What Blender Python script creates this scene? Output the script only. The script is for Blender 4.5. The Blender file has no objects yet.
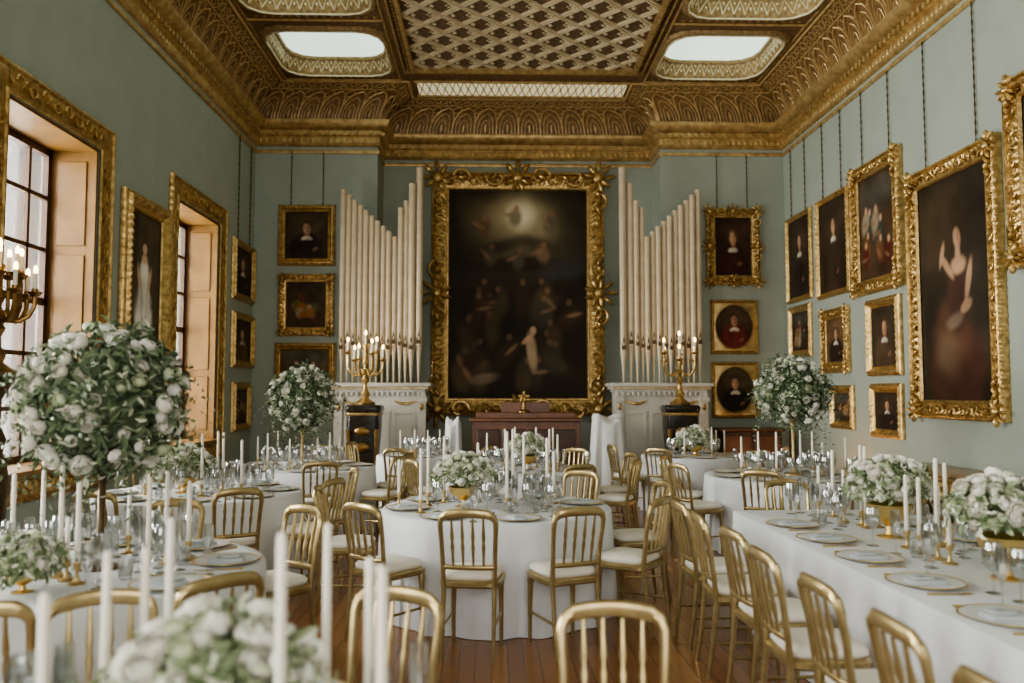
import bpy, bmesh, math, random
from mathutils import Vector, Matrix, noise
R=random.Random(11); PI=math.pi; S=bpy.context.scene; C=S.collection
try: S.view_settings.look='AgX - Medium High Contrast'
except Exception: pass
# ---------------------------------------------------------------- camera
F=824.0; psi=math.atan(20/F); th=math.atan(51.5/F); CAM=Vector((0,0,1.65))
fw_=Vector((math.sin(psi)*math.cos(th),math.cos(psi)*math.cos(th),math.sin(th)))
rt_=Vector((math.cos(psi),-math.sin(psi),0)); up_=rt_.cross(fw_)
cd=bpy.data.cameras.new('camera'); cam=bpy.data.objects.new('camera',cd); C.objects.link(cam)
m3=Matrix((rt_,up_,-fw_)).transposed(); cam.matrix_world=Matrix.Translation(CAM)@m3.to_4x4()
cd.sensor_width=36; cd.lens=F/1024*36; cd.clip_start=.05; S.camera=cam
cd.dof.use_dof=True; cd.dof.focus_distance=7.5; cd.dof.aperture_fstop=1.3
def ray(px,py): return fw_+rt_*((px-512)/F)+up_*((341.5-py)/F)
def at(px,py,Y): d=ray(px,py); return CAM+d*(Y/d.y)
def atx(px,py,X): d=ray(px,py); return CAM+d*(X/d.x)
XL,XR,YP,YB,YN=-4.2,5.24,14.5,15.3,-5.0
XC=(XL+XR)/2; RL,RR=XC-2.56,XC+2.5; ZC=7.0
# ---------------------------------------------------------------- mesh builder
class MB:
    def __init__(s): s.v=[]; s.f=[]
    def grid(s,fn,nu,nv,cu=False,cv=False):
        b=len(s.v)
        for i in range(nu):
            for j in range(nv): s.v.append(tuple(fn(i,j)))
        for i in range(nu if cu else nu-1):
            for j in range(nv if cv else nv-1):
                i2=(i+1)%nu; j2=(j+1)%nv
                s.f.append((b+i*nv+j,b+i2*nv+j,b+i2*nv+j2,b+i*nv+j2))
        return s
    def box(s,x0,x1,y0,y1,z0,z1,m=None):
        b=len(s.v)
        for x in (x0,x1):
            for y in (y0,y1):
                for z in (z0,z1):
                    p=Vector((x,y,z)); s.v.append(tuple(m@p if m else p))
        for q in ((0,1,3,2),(4,6,7,5),(0,4,5,1),(2,3,7,6),(0,2,6,4),(1,5,7,3)): s.f.append(tuple(b+k for k in q))
        return s
    def quad(s,*p):
        b=len(s.v); s.v+= [tuple(q) for q in p]; s.f.append(tuple(range(b,b+len(p)))); return s
    def lathe(s,prof,n=16,c=(0,0,0),sx=1,sy=1):
        return s.grid(lambda i,j:(c[0]+sx*max(prof[j][0],1e-4)*math.cos(2*PI*i/n),c[1]+sy*max(prof[j][0],1e-4)*math.sin(2*PI*i/n),c[2]+prof[j][1]),n,len(prof),cu=True)
    def slab(s,rx,ry,prof,n=32,e=5,c=(0,0,0)):
        def fn(i,j):
            t=2*PI*i/n; a,b_=math.cos(t),math.sin(t); o,z=prof[j]
            return (c[0]+max(rx+o,1e-4)*math.copysign(abs(a)**(2/e),a),c[1]+max(ry+o,1e-4)*math.copysign(abs(b_)**(2/e),b_),c[2]+z)
        return s.grid(fn,n,len(prof),cu=True)
    def tube(s,pts,r,n=6):
        pts=[Vector(p) for p in pts]; k=len(pts); rs=r if isinstance(r,(list,tuple)) else [r]*k
        b=len(s.v); up=None
        for i,p in enumerate(pts):
            t=(pts[min(i+1,k-1)]-pts[max(i-1,0)]).normalized()
            if up is None: up=Vector((0,0,1)) if abs(t.z)<.9 else Vector((0,1,0))
            a=up-t*up.dot(t)
            if a.length<1e-4: a=t.orthogonal()
            a.normalize(); up=a; c=t.cross(a)
            for q in range(n):
                w=2*PI*(q+.5)/n; s.v.append(tuple(p+a*(rs[i]*math.cos(w))+c*(rs[i]*math.sin(w))))
        for i in range(k-1):
            for q in range(n):
                s.f.append((b+i*n+q,b+i*n+(q+1)%n,b+(i+1)*n+(q+1)%n,b+(i+1)*n+q))
        s.f.append(tuple(b+q for q in range(n))); s.f.append(tuple(b+(k-1)*n+q for q in range(n)))
        return s
    def ell(s,c,rx,ry,rz,nu=8,nv=6,m=None):
        def fn(i,j):
            a=2*PI*i/nu; t=PI*j/(nv-1); p=Vector((rx*math.sin(t)*math.cos(a),ry*math.sin(t)*math.sin(a),rz*math.cos(t)))
            if m: p=m@p
            return p+Vector(c)
        return s.grid(fn,nu,nv,cu=True)
    def xf(s,m): s.v=[tuple(m@Vector(p)) for p in s.v]; return s
    def build(s,name,mat,parent=None,w=False,smooth=True,bev=0,ang=40,struct=False):
        if w and parent is not None:
            l=parent.location; s.v=[(p[0]-l.x,p[1]-l.y,p[2]-l.z) for p in s.v]
        me=bpy.data.meshes.new(name); me.from_pydata(s.v,[],s.f)
        bm=bmesh.new(); bm.from_mesh(me); bmesh.ops.recalc_face_normals(bm,faces=bm.faces); bm.to_mesh(me); bm.free()
        if smooth: me.shade_smooth(); me.set_sharp_from_angle(angle=math.radians(ang))
        me.materials.append(mat); o=bpy.data.objects.new(name,me); C.objects.link(o); o.parent=parent
        if bev:
            b=o.modifiers.new('bevel','BEVEL'); b.width=bev; b.segments=2; b.limit_method='ANGLE'
        if struct: o['kind']='structure'
        return o
def tag(o,label,cat,group=None):
    o['label']=label; o['category']=cat
    if group: o['group']=group
    elif 'group' in o: del o['group']
    return o
def thing(name,label,cat,loc=(0,0,0),rz=0,group=None):
    o=bpy.data.objects.new(name,None); C.objects.link(o); o.empty_display_size=.1
    o.location=loc; o.rotation_euler=(0,0,rz)
    if label: tag(o,label,cat,group)
    return o
TREE={}
def dup(o,loc,rz,label=None,group=None,par=None):
    r=o.copy(); C.objects.link(r); r.parent=par
    if par is None:
        r.location=loc; r.rotation_euler=(0,0,rz); tag(r,label,o['category'],group)
    for ch in TREE.get(o.name,[]): dup(ch,None,None,par=r)
    return r
def reg(o):
    TREE[o.name]=[c for c in o.children]
    for c in o.children: reg(c)
    return o
class Proto:
    def __init__(s,o): s.o=reg(o); s.used=False
    def put(s,loc,rz,label,group=None):
        if not s.used:
            s.used=True; o=s.o; o.location=loc; o.rotation_euler=(0,0,rz); tag(o,label,o['category'],group); return o
        return dup(s.o,loc,rz,label,group)
# ---------------------------------------------------------------- materials
def mat(name,col,rough=.5,metal=0,spec=.5,var=None,vs=8,bump=0,bs=30,bd=.01,vor=False,emit=0):
    m=bpy.data.materials.new(name); m.use_nodes=True; nt=m.node_tree; N=nt.nodes; L=nt.links; b=N['Principled BSDF']
    b.inputs['Base Color'].default_value=(*col,1); b.inputs['Roughness'].default_value=rough; b.inputs['Metallic'].default_value=metal
    b.inputs['Specular IOR Level'].default_value=spec
    tc=N.new('ShaderNodeTexCoord')
    if var:
        n=N.new('ShaderNodeTexNoise'); n.inputs['Scale'].default_value=vs; n.inputs['Detail'].default_value=5
        r=N.new('ShaderNodeValToRGB'); r.color_ramp.elements[0].position=.35; r.color_ramp.elements[1].position=.65
        r.color_ramp.elements[0].color=(*col,1); r.color_ramp.elements[1].color=(*var,1)
        L.new(tc.outputs['Object'],n.inputs['Vector']); L.new(n.outputs['Fac'],r.inputs['Fac']); L.new(r.outputs['Color'],b.inputs['Base Color'])
    if bump:
        if vor: n=N.new('ShaderNodeTexVoronoi'); o='Distance'
        else: n=N.new('ShaderNodeTexNoise'); o='Fac'
        n.inputs['Scale'].default_value=bs; L.new(tc.outputs['Object'],n.inputs['Vector'])
        bu=N.new('ShaderNodeBump'); bu.inputs['Strength'].default_value=bump; bu.inputs['Distance'].default_value=bd
        L.new(n.outputs[o],bu.inputs['Height']); L.new(bu.outputs['Normal'],b.inputs['Normal'])
    if emit:
        b.inputs['Emission Color'].default_value=(*col,1); b.inputs['Emission Strength'].default_value=emit
    return m
M=dict(
 wall=mat('sage_wall',(.325,.362,.308),.8,var=(.35,.387,.332),vs=3,bump=.12,bs=60),
 gold=mat('carved_gold',(.68,.49,.22),.36,.8,var=(.38,.245,.09),vs=14,bump=.3,bs=50,bd=.008,vor=True),
 goldd=mat('dark_gilt_bronze',(.34,.21,.08),.38,.9,var=(.20,.12,.04),vs=14),
 goldp=mat('pale_gilt',(.70,.54,.28),.42,.8,var=(.50,.36,.16),vs=9,bump=.3,bs=36,bd=.01,vor=True),
 ceil=mat('ceiling_brown',(.12,.065,.028),.5,var=(.23,.132,.056),vs=12,bump=.4,bs=40,bd=.015,vor=True),
 cove=mat('cove_gold_brown',(.18,.105,.042),.5,.1,var=(.34,.21,.085),vs=14,bump=.4,bs=40,bd=.012,vor=True),
 ceilgold=mat('ceiling_gold',(.62,.45,.21),.42,.55,var=(.40,.265,.11),vs=9),
 cream=mat('fret_gilt',(.42,.30,.14),.55,.3,var=(.24,.15,.065),vs=20,bump=.5,bs=30,bd=.015,vor=True),
 creaml=mat('fret_cream',(.76,.69,.50),.5,.1,var=(.62,.52,.33),vs=14),
 chair=mat('antique_gold_paint',(.45,.355,.185),.30,.7,var=(.36,.27,.125),vs=14),
 cush=mat('ivory_cushion',(.74,.70,.62),.85,bump=.1,bs=120),
 cloth=mat('white_cloth',(.71,.725,.74),.9,spec=.2,bump=.12,bs=14,bd=.02),
 drape=mat('white_drape',(.72,.72,.71),.9,spec=.2),
 wax=mat('ivory_wax',(.84,.79,.68),.5),
 wick=mat('wick',(.05,.04,.03),.9),
 rose=mat('white_rose',(.84,.82,.73),.7,spec=.2),
 bud=mat('green_white_bloom',(.64,.69,.49),.7,spec=.2),
 pane=mat('daylight_pane',(.70,.84,.74),.5,emit=1.4),
 reveal=mat('honey_oak_reveal',(.23,.118,.024),.45,var=(.17,.082,.015),vs=5),
 sash=mat('brown_sash',(.055,.025,.012),.5,var=(.08,.038,.017)),
 bronze=mat('dark_bronze',(.06,.04,.025),.4,.6,var=(.13,.08,.03),vs=15),
 black=mat('black_lacquer',(.012,.010,.009),.25,var=(.025,.017,.01)),
 organ=mat('organ_white',(.64,.61,.54),.5,var=(.58,.55,.48),vs=4),
 pipe=mat('pipe_cream',(.68,.57,.41),.4,.15,var=(.60,.485,.335),vs=5),
 mahog=mat('mahogany',(.20,.075,.03),.35,var=(.13,.045,.017),vs=6),
 dark=mat('dark_wood',(.08,.036,.017),.4,var=(.05,.022,.01)),
 marble=mat('brown_marble',(.30,.20,.11),.3,var=(.42,.30,.18),vs=7),
 plate=mat('china',(.78,.79,.79),.2), rim=mat('gilt_rim',(.72,.53,.22),.3,.95),
 napkin=mat('grey_napkin',(.47,.50,.51),.9,spec=.2),
 steel=mat('gilt_cutlery',(.68,.5,.22),.3,1),
 flame=mat('warm_bulb',(1,.62,.25),.5,emit=12),
 base=mat('base_paint',(.24,.28,.25),.6),
 groundc=mat('lattice_ground',(.08,.045,.022),.6,var=(.18,.115,.055),vs=22,bump=.4,bs=45,bd=.01,vor=True),
)
def leafmat(name,c1,c2,c3,p3):
    m=mat(name,c1,.55); N=m.node_tree.nodes; L=m.node_tree.links
    g=N.new('ShaderNodeNewGeometry'); r=N.new('ShaderNodeValToRGB')
    r.color_ramp.elements[0].color=(*c1,1); r.color_ramp.elements[1].color=(*c3,1); r.color_ramp.elements[1].position=min(1,p3+.03)
    e=r.color_ramp.elements.new(p3); e.color=(*c2,1)
    L.new(g.outputs['Random Per Island'],r.inputs['Fac']); L.new(r.outputs['Color'],N['Principled BSDF'].inputs['Base Color']); return m
M['leaf']=leafmat('leaf_green',(.04,.07,.033),(.21,.27,.15),(.62,.64,.50),.88)
M['leafp']=leafmat('pale_leaf_green',(.09,.14,.055),(.38,.44,.27),(.78,.78,.67),.80)
def glassmat():
    m=bpy.data.materials.new('clear_glass'); m.use_nodes=True; nt=m.node_tree; N=nt.nodes; L=nt.links; N.clear()
    o=N.new('ShaderNodeOutputMaterial'); t=N.new('ShaderNodeBsdfTransparent'); g=N.new('ShaderNodeBsdfGlossy'); g.inputs['Roughness'].default_value=.06
    t.inputs['Color'].default_value=(.96,.975,.975,1)
    lw=N.new('ShaderNodeLayerWeight'); lw.inputs['Blend'].default_value=.46; mu=N.new('ShaderNodeMath'); mu.operation='MULTIPLY_ADD'; mu.inputs[1].default_value=.85; mu.inputs[2].default_value=.17
    x=N.new('ShaderNodeMixShader'); L.new(lw.outputs['Facing'],mu.inputs[0]); L.new(mu.outputs[0],x.inputs[0]); L.new(t.outputs[0],x.inputs[1]); L.new(g.outputs[0],x.inputs[2]); L.new(x.outputs[0],o.inputs[0]); return m
M['glass']=glassmat()
def floormat():
    m=mat('parquet',(.2,.09,.03),.22); N=m.node_tree.nodes; L=m.node_tree.links; b=N['Principled BSDF']
    tc=N.new('ShaderNodeTexCoord'); mp=N.new('ShaderNodeMapping'); mp.inputs['Rotation'].default_value=(0,0,PI/2)
    br=N.new('ShaderNodeTexBrick'); br.inputs['Scale'].default_value=1; br.inputs['Brick Width'].default_value=2.2; br.inputs['Row Height'].default_value=.10
    br.inputs['Mortar Size'].default_value=.0025; br.inputs['Color1'].default_value=(.34,.155,.056,1); br.inputs['Color2'].default_value=(.24,.102,.035,1); br.inputs['Mortar'].default_value=(.08,.035,.014,1)
    L.new(tc.outputs['Object'],mp.inputs[0]); L.new(mp.outputs[0],br.inputs[0])
    no=N.new('ShaderNodeTexNoise'); no.inputs['Scale'].default_value=6; mx=N.new('ShaderNodeMix'); mx.data_type='RGBA'; mx.blend_type='MULTIPLY'; mx.inputs['Factor'].default_value=.2
    L.new(tc.outputs['Object'],no.inputs['Vector']); L.new(br.outputs['Color'],mx.inputs[6]); L.new(no.outputs['Color'],mx.inputs[7]); L.new(mx.outputs[2],b.inputs['Base Color']); return m
M['floor']=floormat()
def canvasmat():
    m=mat('oil_canvas',(.05,.03,.02),.5,spec=.15); N=m.node_tree.nodes; L=m.node_tree.links
    a=N.new('ShaderNodeVertexColor'); a.layer_name='Col'; L.new(a.outputs['Color'],N['Principled BSDF'].inputs['Base Color']); return m
M['canvas']=canvasmat()
# ---------------------------------------------------------------- setting: floor, walls
MB().box(XL-.6,XR+.3,YN-.2,YB+.3,-.1,0).build('floor',M['floor'],struct=True,smooth=False)
WY=[(-.62,1.06),(3.23,4.91),(7.08,8.76),(10.95,12.63)]
Z0,Z1=.95,4.24; D=.5
wl=MB(); ys=[YN]+[v for w in WY for v in w]+[YB+.3]
for i in range(0,len(ys),2): wl.box(XL-D-.1,XL,ys[i],ys[i+1],0,ZC)
for a,b in WY: wl.box(XL-D-.1,XL,a,b,0,Z0); wl.box(XL-D-.1,XL,a,b,Z1,ZC)
wl.build('wall_left',M['wall'],struct=True,smooth=False)
MB().box(XR,XR+.2,YN,YB+.3,0,ZC).build('wall_right',M['wall'],struct=True,smooth=False)
MB().box(RL,RR,YB,YB+.3,0,ZC).box(XL,RL,YP,YB+.3,0,ZC).box(RR,XR,YP,YB+.3,0,ZC).build('wall_back',M['wall'],struct=True,smooth=False)
MB().box(XL,XR,YN-.2,YN,0,ZC).build('wall_front',M['wall'],struct=True,smooth=False)
PL=[(XL,YN),(XL,YP),(RL,YP),(RL,YB),(RR,YB),(RR,YP),(XR,YP),(XR,YN)]
def off(i,s):
    def nrm(k):
        d=Vector(PL[k+1])-Vector(PL[k]); d.normalize(); return Vector((d.y,-d.x))
    p=Vector(PL[i]); n=Vector((0,0))
    if i>0: n+=nrm(i-1)
    if i<len(PL)-1: n+=nrm(i)
    return p+n*s
def sweep(prof,mb=None):
    mb=mb or MB()
    return mb.grid(lambda i,j:(*off(i,prof[j][0]),prof[j][1]),len(PL),len(prof))
sweep([(0,0),(.03,0),(.03,.22),(.02,.26),(0,.28)]).build('baseboard_room',M['base'],struct=True)
cor=sweep([(0,6.02),(.03,6.03),(.05,6.06),(.03,6.09),(.03,6.2),(.07,6.22),(.07,6.3),(.14,6.33),(.2,6.37),(.22,6.42),(.22,6.46),(0,6.46)])
sweep([(0,5.9),(.025,5.9),(.035,5.93),(.025,5.96),(0,5.96)],cor)
def along(s,z,step,fn):
    for i in range(len(PL)-1):
        a=off(i,s); b=off(i+1,s); L=(b-a).length; n=max(1,int(L/step)); d=(b-a).normalized()
        for k in range(n): fn(a+(b-a)*((k+.5)/n),d,z)
def dent(p,d,z):
    n=Vector((d.y,-d.x)); m=Matrix(((d.x,n.x,0,p.x),(d.y,n.y,0,p.y),(0,0,1,z),(0,0,0,1))); cor.box(-.03,.03,-.01,.05,-.035,.03,m)
along(.07,6.26,.12,dent)
def leafb(p,d,z):
    n=Vector((d.y,-d.x)); m=Matrix(((d.x,n.x,0),(d.y,n.y,0),(0,0,1))); cor.ell((p.x,p.y,z),.03,.014,.045,6,5,m)
along(.03,6.145,.10,leafb)
cor.build('trim_1',M['ceilgold'],struct=True)
# cove with gothic arches
CI,CH,CZ=.65,ZC-6.46,6.46
def cov(t): return CI*(1-math.cos(t*PI/2)),CZ+CH*math.sin(t*PI/2)
sweep([cov(k/10) for k in range(11)]).build('trim_2',M['cove'],struct=True)
ar=MB()
def arch_pts(u0,u1,t0,t1,n=8):
    out=[]; w=u1-u0
    for k in range(2*n+1):
        s=k/n if k<=n else 2-k/n
        ts=t0+(t1-t0)*s; x=0 if s<.35 else .5*(1-math.sqrt(max(0,1-((s-.35)/.65)**2)))
        x=min(x,.5); out.append((u0+w*(x if k<=n else 1-x),ts))
    return out
for i in range(len(PL)-1):
    L=(off(i+1,.3)-off(i,.3)).length; n=max(1,round(L/.36))
    def pos(u,t,lift=.01):
        s,z=cov(t); a=off(i,s+lift*math.cos(t*PI/2)); b=off(i+1,s+lift*math.cos(t*PI/2)); p=a+(b-a)*u; return (p.x,p.y,z-lift*math.sin(t*PI/2))
    for k in range(n):
        q=1/n
        ar.tube([pos(u,t) for u,t in arch_pts(k*q,(k+1)*q,.05,.66)],.015,4)
        ar.tube([pos(u,t,.006) for u,t in arch_pts((k+.16)*q,(k+.84)*q,.06,.52)],.009,4)
        ar.tube([pos(u,t,.006) for u,t in arch_pts((k+.3)*q,(k+.7)*q,.06,.38)],.007,4)
        ar.tube([pos((k+.5)*q,t,.005) for t in (.1,.18,.25,.29)],[.008,.02,.015,.004],4)
        for cu,ct,ru,rt in ((k,.60,.2,.075),(k+.5,.80,.32,.10),(k,.82,.16,.07)):
            if cu==0: continue
            ar.tube([pos((cu+ru*math.cos(a))*q,ct+rt*math.sin(a),.006) for a in [2*PI*w/8 for w in range(9)]],.009,4)
        for e in range(4):
            a=e*PI/2; ar.tube([pos((k+.5+.06*math.cos(a))*q,.80+.02*math.sin(a),.005),pos((k+.5+.2*math.cos(a))*q,.80+.065*math.sin(a),.005)],[.006,.016],4)
    for t,r_ in ((.02,.028),(.95,.026),(.70,.010)): ar.tube([pos(q/30,t,0) for q in range(31)],r_,5)
ar.build('trim_3',mat('cove_gold',(.80,.61,.32),.40,.4,var=(.60,.42,.19),vs=9),struct=True)
# flat ceiling with skylights
SX=[(-3.42,-1.65),(2.69,4.46)]; SY=[(11.85-2.25*k,13.55-2.25*k) for k in range(7)]; CHF=.38
def octo(x0,x1,y0,y1,c):
    out=[]
    for cx,cy,a0 in ((x1-c,y0+c,-PI/2),(x1-c,y1-c,0),(x0+c,y1-c,PI/2),(x0+c,y0+c,PI)):
        for q in range(4): a=a0+PI/2*q/3; out.append((cx+c*math.cos(a),cy+c*math.sin(a)))
    return out
ce=MB(); xs=[XL,SX[0][0],SX[0][1],SX[1][0],SX[1][1],XR]
def cq(x0,x1,y0,y1): ce.box(x0,x1,y0,y1,ZC,ZC+.02)
for k in (0,4): cq(xs[k],xs[k+1],YN,YB)
cq(xs[2],xs[3],YN,YB)
for (x0,x1) in SX:
    prev=YB
    for (y0,y1) in SY:
        cq(x0,x1,y1,prev); prev=y0; oc=octo(x0,x1,y0,y1,CHF)
        for k,(cx,cy) in enumerate(((x1,y0),(x1,y1),(x0,y1),(x0,y0))):
            for q in range(3): ce.quad((cx,cy,ZC),(*oc[k*4+q],ZC),(*oc[k*4+q+1],ZC))
    cq(x0,x1,YN,prev)
ce.build('ceiling',M['ceil'],struct=True,smooth=False)
MB().box(XL-.6,XR+.3,YN-.2,YB+.3,ZC+.6,ZC+.7).build('ceiling_roof',M['ceil'],struct=True,smooth=False)
wn=5
for (x0,x1) in SX:
    for (y0,y1) in SY:
        w=thing('window_%d'%wn,None,None,((x0+x1)/2,(y0+y1)/2,ZC)); w['kind']='structure'; wn+=1
        rings=[(-.08,-.005),(-.05,-.05),(.0,-.055),(.02,-.01),(.06,.20),(.075,.19),(.09,.19),(.10,.24)]
        g=MB(); pr=[[(*p,ZC+z) for p in octo(x0+o,x1-o,y0+o,y1-o,CHF)] for o,z in rings]
        g.grid(lambda i,j:pr[j][i],16,len(rings),cu=True); g.build('skylight_frame',M['cream'],w,w=True)
        g=MB()
        for k in range(16):
            a0,a1=Vector(pr[3][k]),Vector(pr[3][(k+1)%16]); b0,b1=Vector(pr[4][k]),Vector(pr[4][(k+1)%16]); n=max(1,int((a1-a0).length/.14))
            for q in range(n):
                A0=a0+(a1-a0)*(q/n);A1=a0+(a1-a0)*((q+1)/n);B0=b0+(b1-b0)*(q/n);B1=b0+(b1-b0)*((q+1)/n)
                g.tube([A0+(B0-A0)*.05,(A0+A1)*.5+((B0+B1)-(A0+A1))*.47,A1+(B1-A1)*.05],.013,4); g.ell((A0+A1)*.5+((B0+B1)-(A0+A1))*.2,.02,.02,.03,6,4); g.ell(A0+(B0-A0)*.75,.016,.016,.025,6,4)
            g.tube([pr[2][k],pr[2][(k+1)%16]],.016,4); g.tube([b0,b1],.016,4)
        g.build('cream_fretwork',M['creaml'],w,w=True)
        MB().quad(*[(*p,ZC+.235) for p in octo(x0+.085,x1-.085,y0+.085,y1-.085,CHF)]).build('pane',M['pane'],w,w=True,smooth=False)
# ceiling mouldings and lattice
LX0,LX1,LY0,LY1=-1.28,2.32,6.2,13.25
mo=MB()
def rectm(x0,x1,y0,y1,wd,h):
    mo.box(x0-wd,x1+wd,y0-wd,y0,ZC-h,ZC); mo.box(x0-wd,x1+wd,y1,y1+wd,ZC-h,ZC); mo.box(x0-wd,x0,y0,y1,ZC-h,ZC); mo.box(x1,x1+wd,y0,y1,ZC-h,ZC)
rectm(LX0,LX1,LY0,LY1,.06,.10); rectm(LX0-.16,LX1+.16,LY0-.16,LY1+.16,.03,.05); rectm(LX0,LX1,-4.5,5.6,.07,.1)
for x in (LX0-.29,LX1+.29,SX[0][0]-.10,SX[1][1]+.10): mo.tube([(x,YN,ZC-.01),(x,13.8,ZC-.01)],.022,6)
for (y0,y1) in SY:
    for (x0,x1) in SX:
        mo.tube([(x0-.1,y1+.27,ZC-.01),(x1+.1,y1+.27,ZC-.01)],.022,6)
        for k in range(15): mo.ell((x0+.06+.12*k,y1+.18,ZC),.03,.03,.02,6,4)
for k in range(70):
    for x in (LX0-.11,LX1+.11): mo.ell((x,13.4-.11*k,ZC-.01),.025,.035,.02,6,4)
mo.build('trim_4',M['ceilgold'],struct=True)
MB().box(LX0,LX1,LY0,LY1,ZC-.006,ZC).build('trim_7',M['groundc'],struct=True,smooth=False)
la=MB(); st=.56
def rib(x0,y0,x1,y1):
    d=Vector((x1-x0,y1-y0,0)); L=d.length; d.normalize(); n=Vector((-d.y,d.x,0))
    m=Matrix(((d.x,n.x,0,x0),(d.y,n.y,0,y0),(0,0,1,ZC),(0,0,0,1))); la.box(0,L,-.034,-.014,-.04,-.005,m); la.box(0,L,.014,.034,-.04,-.005,m)
c=-30
while c<30:
    a,b=max(LY0,LX0-c),min(LY1,LX1-c)
    if b-a>.02: rib(a+c,a,b+c,b)
    a,b=max(LY0,c+16-LX1),min(LY1,c+16-LX0)
    if b-a>.02: rib(c+16-a,a,c+16-b,b)
    c+=st
for i in range(-40,60):
    for j in range(-40,60):
        x=(i+j)*st/2; y=(i-j)*st/2+8
        for dx,rr in ((0,.036),(st/2,.035)):
            X,Y_=x+dx,y
            if LX0+.06<X<LX1-.06 and LY0+.06<Y_<LY1-.06:
                la.ell((X,Y_,ZC-.02),rr,rr,.022,8,4)
                if dx:
                    for k in range(8):
                        ro=.08 if k%2==0 else .065; la.ell((X+ro*math.cos(k*PI/4),Y_+ro*math.sin(k*PI/4),ZC-.012),.022,.022,.012,6,4)
la.build('trim_5',mat('lattice_cream',(.76,.66,.46),.5,.1,var=(.62,.50,.31)),struct=True)
MB().box(-1.3,2.34,13.82,14.5,ZC-.03,ZC).build('trim_6',mat('glazed_panel',(.85,.78,.52),.5,emit=.5),struct=True,smooth=False)
fp=MB()
for k in range(27):
    x=-1.3+k*.1348
    fp.tube([(x,13.82,ZC-.035),(x+.1348,14.5,ZC-.035)],.010,4); fp.tube([(x+.1348,13.82,ZC-.035),(x,14.5,ZC-.035)],.010,4)
for y in (13.82,14.5): fp.tube([(-1.34,y,ZC-.03),(2.38,y,ZC-.03)],.03,6)
fp.build('trim_8',M['ceilgold'],struct=True)
# ---------------------------------------------------------------- frames
def frame_mb(w,h,fw,dep,amp=.10,cyc=.09,scroll=False):
    mb=MB(); pr=[(0,.3),(.07,.5),(.15,.34),(.28,.42),(.42,.8),(.55,1),(.68,.95),(.78,.6),(.84,.66),(.92,.6),(1,.4),(1,0)]
    if scroll: pr=[(0,.3),(.06,.55),(.12,.55),(.17,.3),(.3,.35),(.5,.55),(.7,.6),(.8,.5),(.86,.85),(.93,.8),(1,.45),(1,0)]
    O=[Vector(p) for p in ((-w/2,-h/2),(w/2,-h/2),(w/2,h/2),(-w/2,h/2))]; I=[Vector((p.x-math.copysign(fw,p.x),p.y-math.copysign(fw,p.y))) for p in O]
    for k in range(4):
        a,b,c_,d=I[k],I[(k+1)%4],O[k],O[(k+1)%4]; L=(d-c_).length; cy=max(3,round(L/cyc)); n=cy*5
        t_=(d-c_).normalized(); out=Vector((t_.y,-t_.x))
        def fn(i,j):
            s=i/n; t,hh=pr[j]; p=(a+(b-a)*s)*(1-t)+(c_+(d-c_)*s)*t; wv=math.cos(2*PI*s*cy)*min(1,8*min(s,1-s))
            if .3<t<.75: hh*=1+amp*wv
            if t>.9: p=p+out*(amp*.2*fw*wv)
            return (p.x,-hh*dep,p.y)
        mb.grid(fn,n+1,len(pr))
        if scroll:          # running acanthus scroll carved on the frame
            m_=max(3,round((L-fw*1.6)/(fw*.8))); base=(a+c_)*.5; end=(b+d)*.5
            for q in range(m_):
                s=(q+.5)/m_; p=base+(end-base)*(.08+.84*s); sg=1 if q%2 else -1
                pts=[]
                for e in range(9):
                    an=e/8*1.6*PI; rr=fw*.28*(1-.62*e/8); v=p+t_*(rr*math.cos(an)-fw*.05)+out*(sg*rr*math.sin(an)); pts.append((v.x,-dep*.66,v.y))
                mb.tube(pts,[fw*(.062-.004*e) for e in range(9)],5)
                v=p+t_*(fw*.40)-out*(sg*fw*.08); mb.ell((v.x,-dep*.62,v.y),fw*.20,dep*.16,fw*.075,7,5,Matrix.Rotation(-math.atan2(t_.y,t_.x)+sg*.7,3,'Y'))
                v=p+out*(fw*.42); mb.ell((v.x,-dep*.62,v.y),fw*.16,dep*.22,fw*.07,7,5,Matrix.Rotation(-math.atan2(t_.y,t_.x),3,'Y'))
    return mb
def ornaments(w,h,fw,dep,mids=True,big=1):
    out=[]; ins=.5 if big==1 else .36
    pts=[(sx*(w/2-fw*ins),sz*(h/2-fw*ins),math.atan2(sz,sx)) for sx in (-1,1) for sz in (-1,1)]
    if mids: pts+=[(0,h/2-fw*.42/big,PI/2),(0,-h/2+fw*.42,-PI/2),(w/2-fw*.42/big,0,0),(-w/2+fw*.42/big,0,PI)]
    f_=fw*big
    for x,z,a in pts:
        mb=MB(); mb.ell((x,-dep*.9,z),f_*.22,dep*.35,f_*.22,8,6)
        for q in range(9):
            b=a+q*2*PI/9; r=f_*(.50 if q in (0,1,8) else .38); m=Matrix.Rotation(-b,3,'Y'); mb.ell((x+r*math.cos(b),-dep*.8,z+r*math.sin(b)),f_*.27,dep*.32,f_*.10,8,5,m)
        for s in (-1,1):
            b=a+s*PI/2 if abs(math.cos(a)*math.sin(a))<.01 else a+s*PI*.75
            ca,sa=(math.cos(b),math.sin(b))
            for q in range(3): r=f_*(.65+.32*q); m=Matrix.Rotation(-b+.5*s*(-1)**q,3,'Y'); mb.ell((x+r*ca,-dep*.85,z+r*sa),f_*.2,dep*.3,f_*.09,8,5,m)
            if big>1:   # scrolls sweeping out of the corner
                pp=[]
                for e in range(10):
                    an=e/9*1.5*PI; rr=f_*.42*(1-.6*e/9); pp.append((x+ca*f_*.9+rr*math.cos(an+b),-dep*.9,z+sa*f_*.9+rr*math.sin(an+b)))
                mb.tube(pp,[f_*.07]*5+[f_*.055]*5,6)
        out.append(mb)
    return out
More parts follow.
